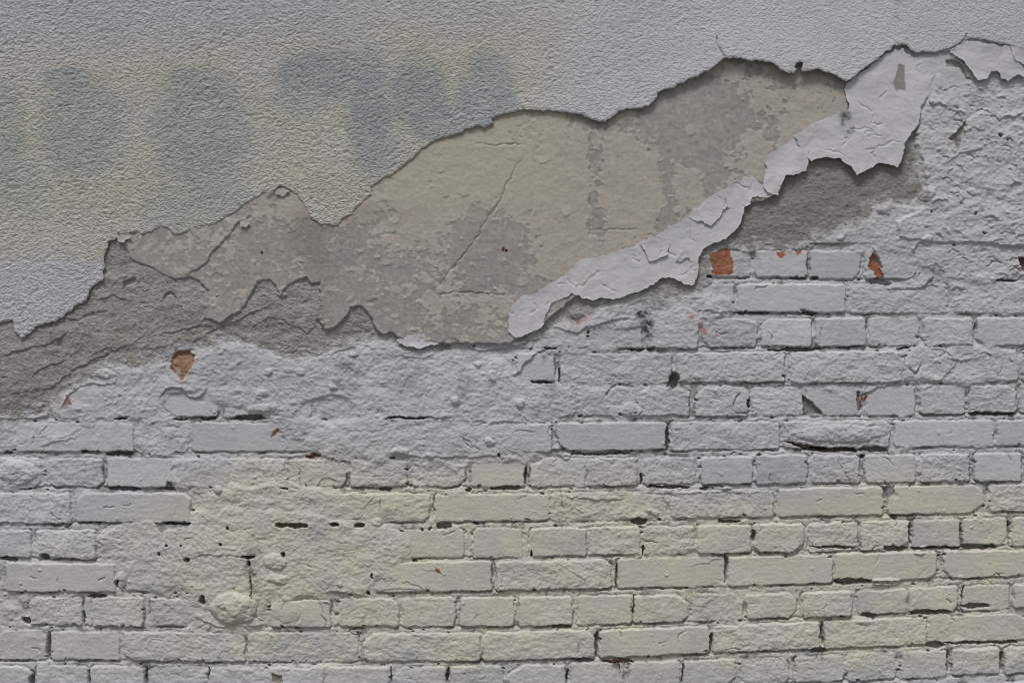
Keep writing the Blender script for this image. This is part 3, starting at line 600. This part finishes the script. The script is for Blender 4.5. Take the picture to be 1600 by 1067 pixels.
def sheet(name, outline, hfun, cfun, thick, mat, parent, y_hi, ext=None, warp=1.0, seed=0, sharp=2.2):
    """a sheet lying in front of the wall: outline traced, snapped, given a real broken edge"""
    if ext is None:
        xs = [p[0] for p in outline]; ys = [p[1] for p in outline]; ext = (min(xs) - 8, min(ys) - 8, max(xs) + 8, max(ys) + 8)
    sl_ = box(*ext); X = GX[sl_].copy(); Y = GY[sl_].copy()
    wx = X + warp * (WX[sl_] - X); wy = Y + warp * (WY[sl_] - Y)
    d = poly_sdf(wx, wy, rough(outline, seed, sharp, 5.5, True))
    gy, gx = np.gradient(d); dx = np.gradient(X, axis=1); dy = np.gradient(Y, axis=0)
    gx = gx / dx; gy = gy / dy; g = np.hypot(gx, gy) + 1e-6; gx /= g * np.maximum(g, .8); gy /= g * np.maximum(g, .8)
    ins = d > 0
    cell = ins[:-1, :-1] | ins[1:, :-1] | ins[:-1, 1:] | ins[1:, 1:]
    out = ~ins
    mv = np.clip(-d, 0, 2.2); X2 = np.where(out, X + gx * mv, X); Y2 = np.where(out, Y + gy * mv, Y)
    dc = np.clip(d, 0, None)
    h = hfun(X, Y, dc, sl_); c = cfun(X, Y, sl_)
    ny, nx = X.shape; jj, ii = np.nonzero(cell); a = jj * nx + ii
    q = np.stack([a, a + nx, a + nx + 1, a + 1], 1)
    # boundary edges
    e = np.concatenate([q[:, [0, 1]], q[:, [1, 2]], q[:, [2, 3]], q[:, [3, 0]]])
    key = np.sort(e, 1); k = key[:, 0].astype(np.int64) * (ny * nx) + key[:, 1]
    uq, idx, cnt = np.unique(k, return_index=True, return_counts=True)
    be = e[idx[cnt == 1]]
    V = grid_verts(X2, Y2, h); C = c.reshape(-1, 3)
    u, inv = np.unique(q, return_inverse=True)
    Vm = V[u]; Cm = C[u]; Fq = inv.reshape(-1, 4)
    bu, binv = np.unique(be, return_inverse=True); binv = binv.reshape(-1, 2)
    Vb = V[bu]; Vk = Vb.copy(); Vk[:, 1] += thick / 1000 * (1 + .25 * np.sin(np.arange(len(bu))))
    fg = np.stack([gx.reshape(-1)[bu], gy.reshape(-1)[bu]], 1)
    ins_ = thick * .25 * S; Vk[:, 0] += fg[:, 0] * ins_; Vk[:, 2] -= fg[:, 1] * ins_
    n0 = len(Vm); n1 = n0 + len(Vb)
    sk = np.stack([binv[:, 1] + n0, binv[:, 0] + n0, binv[:, 0] + n1, binv[:, 1] + n1], 1)
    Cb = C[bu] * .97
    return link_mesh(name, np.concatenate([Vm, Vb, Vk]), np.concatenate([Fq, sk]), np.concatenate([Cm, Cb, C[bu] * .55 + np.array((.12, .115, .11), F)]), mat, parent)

def stucco_h(X, Y, d, sl_):
    wx = X + 1.3 * P(X, Y, 9, 81); wy = Y + 1.3 * P(X, Y, 9, 82)
    n0 = P(wx, wy, 13, 85, 1.1); n1 = P(wx, wy, 6.6, 83, 1.2); n2 = P(wx, wy, 4.6, 84, 1.1); n3 = P(X, Y, 3.1, 90, 1.0); n4 = P(wx, wy, 5.4, 87, 1.2)
    a = np.interp(X, [0, 500, 900, 1150, 1300], [1.15, 1.05, .92, .72, .55]).astype(F) * (1 + .3 * P(X, Y, 120, 86))
    pits = sstep(.22, .55, n4) * (.6 + .8 * sstep(-.2, .4, P(X, Y, 44, 80)))
    dx_ = X + .45 * Y + 2 * P(X, Y, 12, 95); dy_ = Y + 1.5 * P(X, Y, 12, 97)
    pit1 = np.clip(grains(dx_, dy_, 5.8, 301, .80, 1.12) - .30, 0, 1); pit2 = np.clip(grains(X - .3 * Y, Y, 5.2, 303, .8, 1.3) - .34, 0, 1)
    dome = grains(wx, wy, 6.2, 302, 1.0, 1.1)
    tex = a * .66 * (-2.4 * pit1 * (.5 + .9 * sstep(-.3, .4, P(X, Y, 36, 80))) - 2.0 * pit2 + .75 * dome + .35 * n1 + .30 * n2 + .38 * n3 + .25 * n0)
    lift = np.interp(X, [-600, 160, 300, 480, 700, 860, 940, 1030, 1130, 1300, 1380, 1420, 1500, 1600, 2200], [1.2, 1.2, 1.2, 1.5, 1.5, 4, 8, 7, 13, 14, 8, 1.5, 2, 2, 2]).astype(F)
    wd = np.interp(X, [0, 700, 900, 1200, 1400], [10, 20, 55, 80, 40]).astype(F)
    lvl_ = np.interp(X, [-600, 500, 900, 1400], [14.6, 14.4, 12.5, 11.5]).astype(F)
    rnd = -2.0 * np.clip(1 - d / 3.2, 0, 1) ** 2
    return lvl_ + lift * np.exp(-d / wd) + tex * np.clip(.35 + d / 9, 0, 1) + 1.6 * P(X, Y, 210, 88) + .9 * P(X, Y, 60, 89) + rnd
def stucco_c(X, Y, sl_):
    c = np.zeros(X.shape + (3,), F) + np.array((.535, .53, .558), F)
    cl = cloud[sl_]; sx = SX[sl_] * .8 + X * .2; sy = SY[sl_] * .8 + Y * .2
    c = blend(c, .5 * sstep(260, 0, Y + .12 * X) * sstep(900, 500, X), (.43, .435, .475))
    yt = sstep(40, 150, Y + .09 * X + 22 * cl) * sstep(900, 770, X + .25 * Y - 50) * sstep(418, 392, Y + 8 * cl + 5 * edge_n[sl_])
    c = blend(c, .9 * yt * (.8 + .4 * P(X, Y, 90, 96)), (.505, .492, .415))
    b = np.zeros(X.shape, F)
    for (cx, cy, rx, ry, a) in [(10,215,34,85,.5),(130,205,66,80,.6),(20,300,50,40,.3),(108,128,36,18,1.0),(128,148,24,14,.6),(316,208,74,92,.68),(300,124,42,18,.7),(340,310,50,40,.4),(500,122,66,38,.85),(520,100,52,22,.6),(470,160,50,26,.5),(578,175,34,95,.9),(585,240,40,44,.5),(655,150,46,60,.88),(640,118,30,24,.4),(760,150,48,66,.85),(775,105,32,22,.55),(700,195,66,32,.8),(420,250,40,80,.0),(275,330,50,40,.35),(40,300,40,50,.3),(180,190,30,40,.3)]:
        b = np.maximum(b, a * ell(cx, cy, rx, ry, .3, sx, sy))
    b = np.clip(b * 1.15, 0, 1) * (.85 + .3 * P(X, Y, 26, 91) + .25 * P(X, Y, 7, 92))
    c = blend(c, b * .9, (.335, .365, .385))
    c = c * (1 + .05 * cl + .035 * P(X, Y, 9, 93))[..., None]
    c = blend(c, .55 * sstep(9, 0, np.abs(X - 1397 - 3 * edge_n[sl_])) * sstep(60, 20, Y) * (.5 + .5 * P(X, Y, 14, 94)), (.30, .30, .31))
    return c
st_out = EDGE + [(2220, -430), (-620, -430)]
stucco = sheet("stucco_coat", st_out, stucco_h, stucco_c, 5.0, M_STUCCO, wall, 0, ext=(-560, -420, 2160, 545), seed=8, sharp=2.4)
# hairline crack in the stucco: press a few of its points in
me = stucco.data
co = np.empty(len(me.vertices) * 3, F); me.vertices.foreach_get("co", co); co = co.reshape(-1, 3)
vx = co[:, 0] / S + CX; vy = CY - (co[:, 2] - CZ) / S
for line in [[(1118,60),(1119,74),(1123,82),(1130,92)], [(1507,55),(1506,62),(1495,72),(1483,78),(1470,82)], [(940,0),(930,4)]]:
    d = np.full(len(vx), 1e9)
    for (ax, ay), (bx, by) in zip(line[:-1], line[1:]):
        L2 = (bx - ax) ** 2 + (by - ay) ** 2; t = np.clip(((vx - ax) * (bx - ax) + (vy - ay) * (by - ay)) / L2, 0, 1)
        d = np.minimum(d, np.hypot(vx - ax - t * (bx - ax), vy - ay - t * (by - ay)))
    co[:, 1] += np.where(d < 1.0, .004, 0)
me.vertices.foreach_set("co", co.ravel()); me.update()

# ------------------------------------------------------------------ skins of thick white paint curling off
skin_crack = np.zeros(GX.shape, F)
SKL = [[(1345,238),(1375,230),(1395,222),(1408,224)],[(1335,160),(1350,170),(1363,178)],[(1325,205),(1350,200),(1362,208),(1368,214)],[(1308,222),(1325,218),(1315,232)],[(1370,158),(1385,145),(1378,152)],[(1262,245),(1266,235)],[(1283,235),(1310,240),(1320,250)],
 [(885,437),(895,447),(903,455)],[(898,452),(915,440),(930,425),(940,424)],[(935,440),(950,450),(965,458)],[(985,400),(992,402)],[(1033,392),(1030,402)],[(1078,352),(1080,370),(1084,385)],[(1072,402),(1082,412),(1080,425),(1092,420)],[(1120,305),(1125,312)],[(1145,285),(1168,295),(1172,305)],[(870,443),(885,445)],[(850,478),(860,470)],[(1362,180),(1358,195),(1375,195)],[(1350,215),(1380,212)],[(1390,130),(1402,150)],[(1040,395),(1060,400)],[(1175,282),(1172,300)],[(985,405),(1000,410)],[(1060,430),(1075,425)]]
rk = np.random.RandomState(9)
for k in range(8):
    if k % 2: x, y = rk.uniform(1290, 1440), rk.uniform(110, 260)
    else: t = rk.uniform(0, 1); x, y = 800 + 380 * t, 490 - 190 * t + rk.uniform(-14, 20)
    a = rk.uniform(0, 6.28); L = rk.uniform(5, 14); SKL.append([(x, y), (x + L * math.cos(a), y + L * math.sin(a)), (x + L * 1.7 * math.cos(a + .8), y + L * 1.7 * math.sin(a + .8))])
sl_ = box(1380, 90, 1430, 160); skin_crack[sl_] = .8 * sstep(-.5, .8, poly_sdf(WX2[sl_] * .4 + GX[sl_] * .6, WY2[sl_] * .4 + GY[sl_] * .6, [(1400,103),(1411,103),(1413,118),(1415,132),(1413,144),(1397,144),(1394,132),(1400,120)]))
for k, pl in enumerate(SKL):
    sl_, d, s_, te = pline(rough(pl, k + 700, 3, 5), 8)
    skin_crack[sl_] = np.maximum(skin_crack[sl_], te * sstep(1.9, .5, d))
def skin_h(base, lift, wd, seed, slope=None):
    def f(X, Y, d, sl_):
        under = H[sl_]
        lv = slope(X, Y) if slope else base
        ed = np.exp(-d / wd)
        var = .55 + .75 * P(X, Y, 38, seed)
        return lv + lift * ed * np.clip(var, .1, 1.5) + .9 * P(X, Y, 46, seed + 1) + .5 * P(X, Y, 16, seed + 2) + .26 * P(X, Y, 6, seed + 3) + .12 * P(X, Y, 3.6, seed + 4) + .3 * ter2[sl_] + .5 * lump2[sl_] - 1.3 * skin_crack[sl_]
    return f
def skin_c(X, Y, sl_):
    c = np.zeros(X.shape + (3,), F) + np.array((.56, .55, .578), F)
    c = c * (1 + .04 * cloud[sl_] + .03 * edge_n[sl_])[..., None]
    s_ = np.clip(1.2 * ell(1320, 190, 9, 26, .5, SX[sl_], SY[sl_]) * (.3 + lump2[sl_] * 1.6), 0, 1)
    c = blend(c, s_, (.12, .12, .12))
    c = blend(c, sstep(560, 480, X), (.46, .45, .40))
    sg = sstep(-.5, .8, poly_sdf(WX2[sl_] * .4 + GX[sl_] * .6, WY2[sl_] * .4 + GY[sl_] * .6, [(1400,103),(1411,103),(1413,118),(1415,132),(1413,144),(1397,144),(1394,132),(1400,120)]))
    return blend(c, sg, (.28, .275, .27))
SKINS = [
 ([(1397,80),(1410,78),(1424,90),(1445,90),(1470,96),(1462,112),(1452,130),(1449,150),(1437,168),(1433,195),(1422,210),(1412,225),(1408,245),(1400,263),(1385,258),(1374,256),(1352,267),(1335,274),(1328,262),(1310,250),(1290,246),(1275,248),(1266,254),(1252,240),(1240,213),(1262,198),(1290,183),(1310,176),(1325,171),(1318,142),(1322,132),(1345,114),(1366,98),(1385,86)],
  skin_h(9, 3.5, 22, 101, lambda X, Y: np.interp(X - .25 * (Y - 170), [1230, 1330, 1425, 1455, 1475], [10, 10.5, 9.5, 6.2, 4.0]).astype(F)), "large pale paint sheet with a small grey scar below the stucco corner"),
 ([(1239,217),(1250,234),(1262,252),(1258,268),(1245,272),(1227,275),(1219,290),(1214,306),(1200,302),(1190,292),(1195,268),(1193,250),(1200,240),(1220,228)],
  skin_h(9.2, 4.5, 16, 111), "small curled paint flake between the long strip and the large sheet"),
 ([(797,483),(815,463),(835,457),(850,450),(870,438),(882,432),(893,418),(905,408),(930,402),(950,397),(975,388),(998,380),(1005,375),(1030,368),(1045,352),(1075,340),(1082,328),(1100,315),(1120,302),(1140,288),(1160,280),(1175,277),(1193,293),(1208,306),(1195,309),(1173,308),(1172,318),(1162,325),(1158,340),(1150,358),(1135,372),(1120,380),(1105,386),(1098,391),(1092,402),(1090,420),(1088,438),(1080,446),(1068,443),(1055,436),(1045,434),(1034,432),(1025,440),(1005,452),(985,460),(960,467),(935,467),(926,471),(912,466),(893,460),(880,467),(862,473),(855,485),(848,500),(845,512),(832,520),(815,526),(803,528),(797,520),(794,500)],
  skin_h(9, 3.0, 14, 121, lambda X, Y: np.interp(X, [790, 900, 1200], [10.5, 9.5, 8.5]).astype(F)), "long pale paint strip running diagonally under the bare plaster"),
 ([(618,531),(650,523),(688,519),(694,527),(684,538),(662,543),(637,542)], skin_h(9, 4, 9, 131), "small white paint flake at the foot of the bare plaster"),
 ([(1480,84),(1493,72),(1510,66),(1530,70),(1560,74),(1574,76),(1579,92),(1584,100),(1592,105),(1600,112),(1598,122),(1584,121),(1572,130),(1560,124),(1556,114),(1546,112),(1538,126),(1524,129),(1513,112),(1504,97),(1492,91)],
  skin_h(11, 4, 12, 141, lambda X, Y: (15 + 0 * X).astype(F)), "ragged pale paint flake at the upper right corner"),
 ([(1573,74),(1600,80),(1640,92),(1640,118),(1612,112),(1597,104),(1584,98),(1578,88)], skin_h(19, 6, 12, 151), "pale paint flake curling at the right edge"),
 ([(1076,341),(1088,330),(1110,314),(1130,303),(1136,322),(1128,330),(1118,345),(1108,352),(1094,346),(1083,346)], skin_h(11.3, 2.0, 9, 161), None),
 ([(998,381),(1012,378),(1030,372),(1044,378),(1043,398),(1036,402),(1014,410),(1008,400),(1004,388)], skin_h(11.5, 2.2, 9, 171), None),
 ([(1061,400),(1068,392),(1076,398),(1078,404),(1068,404),(1064,411),(1056,410)], skin_h(11.5, 2.4, 6, 181), None),
 ([(184,369),(206,365),(209,372),(197,379),(187,378)], skin_h(15, 2, 6, 191), None),
 ([(377,349),(385,345),(393,350),(388,356),(379,356)], skin_h(14.5, 2, 6, 201), None),
 ([(433,297),(446,295),(455,300),(446,307),(433,306)], skin_h(15, 2.5, 6, 211), None),
 ([(416,300),(428,294),(440,291),(430,299),(421,304)], skin_h(16.5, 2.5, 6, 221), None),
 ([(1467,118),(1474,126),(1477,140),(1470,144),(1465,132)], skin_h(9.5, 2.5, 6, 231), None),
]
for i, (pl, hf, lab) in enumerate(SKINS):
    o = sheet("paint_flake", pl, hf, skin_c, 1.5, M_SKIN, wall, 0, seed=20 + i, sharp=2.0)
    if lab: o["label"] = lab

# ------------------------------------------------------------------ the base field, cut into its coats
def cellany(m): return m[:-1, :-1] & m[1:, :-1] & m[:-1, 1:] & m[1:, 1:]
st_in = poly_sdf(GX, GY, st_out) > 60              # nothing is built deep under the stucco
keep = ~cellany(st_in)
cx_ = lambda a: a[:-1, :-1]
is_exp = cx_(exp_id) >= 0
is_pl = (cx_(sd_p) > 0) & ~is_exp
is_mo = (cx_(sd_m) + 4 * cx_(lump2) > 0) & ~is_pl & ~is_exp
is_br = ~is_pl & ~is_mo & ~is_exp
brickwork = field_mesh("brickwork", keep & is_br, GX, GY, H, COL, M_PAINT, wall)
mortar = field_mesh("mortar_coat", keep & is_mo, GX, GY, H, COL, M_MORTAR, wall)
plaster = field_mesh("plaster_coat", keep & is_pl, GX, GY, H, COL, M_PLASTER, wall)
for k, e in enumerate(EXPOSED):
    o = field_mesh("exposed_brick", (cx_(exp_id) == k), GX, GY, H, COL, M_BRICK, brickwork)
    if o: o["label"] = e[3]
# the wall's body behind the coats
def boxmesh(name, x0, x1, y0, y1, z0, z1, mat, parent=None):
    V = np.array([(x, y, z) for x in (x0, x1) for y in (y0, y1) for z in (z0, z1)], F)
    Q = np.array([(0,1,3,2),(4,6,7,5),(0,4,5,1),(2,3,7,6),(0,2,6,4),(1,5,7,3)])
    return link_mesh(name, V, Q, np.tile(np.array(MOR, F), (8, 1)), mat, parent, False)
boxmesh("wall_core", (-560 - CX) * S, (2160 - CX) * S, .045, .36, 0, CZ - (-420 - CY) * S, M_MORTAR, wall)

# ------------------------------------------------------------------ dried scrap caught in the joint
def tube(V, Q, pts, r0, r1):
    n = 6; base = len(V)
    for i, p in enumerate(pts):
        t = i / (len(pts) - 1); r = r0 + (r1 - r0) * t
        d = np.array(pts[min(i + 1, len(pts) - 1)], float) - np.array(pts[max(i - 1, 0)], float); d /= np.linalg.norm(d) + 1e-9
        a = np.cross(d, (0, 1, 0)); a /= np.linalg.norm(a) + 1e-9; b = np.cross(d, a)
        for k in range(n):
            an = 2 * math.pi * k / n; V.append(tuple(np.array(p) + r * (math.cos(an) * a + math.sin(an) * b)))
    for i in range(len(pts) - 1):
        for k in range(n):
            Q.append((base + i * n + k, base + i * n + (k + 1) % n, base + (i + 1) * n + (k + 1) % n, base + (i + 1) * n + k))
M_DRY = wall_mat("dried_leaf", 800, .0003, .8, .3)
V, Q = [], []
rr = np.random.RandomState(3)
o0 = np.array(wall_point(962, 1031, 3))
for k in range(13):
    a = rr.uniform(0, 6.28); L = rr.uniform(.004, .013)
    pts = [tuple(o0 + np.array((math.cos(a) * L * t + rr.uniform(-.001, .001), -.002 * math.sin(3 * t) - rr.uniform(0, .003), math.sin(a) * L * t * .7))) for t in (0, .35, .7, 1)]
    tube(V, Q, pts, .0022, .0009)
pts = [wall_point(963, 1031, 4), wall_point(967, 1036, 6), wall_point(968, 1041, 6), wall_point(966, 1045, 5)]
tube(V, Q, pts, .0016, .0006)
Vn = np.array(V, F); org = o0.copy()
scrap = link_mesh("dried_plant_scrap", Vn - org.astype(F), np.array(Q), np.tile(np.array((.075, .035, .025), F), (len(V), 1)), M_DRY)
scrap.location = tuple(org)
scrap["label"] = "tiny dark brown dried plant scrap caught in a low brick joint"; scrap["category"] = "plant scrap"; scrap["kind"] = "thing"

# ------------------------------------------------------------------ pavement in front of the wall
gm = bpy.data.materials.new("paving"); gm.use_nodes = True; n = gm.node_tree.nodes; l = gm.node_tree.links
b = n["Principled BSDF"]; b.inputs["Roughness"].default_value = .9
tc = n.new("ShaderNodeTexCoord"); nz = n.new("ShaderNodeTexNoise"); nz.inputs["Scale"].default_value = 60; nz.inputs["Detail"].default_value = 8
cr = n.new("ShaderNodeValToRGB"); cr.color_ramp.elements[0].color = (.10, .10, .10, 1); cr.color_ramp.elements[1].color = (.22, .215, .21, 1)
l.new(tc.outputs["Object"], nz.inputs["Vector"]); l.new(nz.outputs["Fac"], cr.inputs[0]); l.new(cr.outputs[0], b.inputs["Base Color"])
bp = n.new("ShaderNodeBump"); bp.inputs["Distance"].default_value = .004; l.new(nz.outputs["Fac"], bp.inputs["Height"]); l.new(bp.outputs[0], b.inputs["Normal"])
V = np.array([(-60, -80, 0), (60, -80, 0), (60, 60, 0), (-60, 60, 0)], F)
g = link_mesh("pavement", V, np.array([(0, 1, 2, 3)]), None, gm, None, False); g["kind"] = "structure"
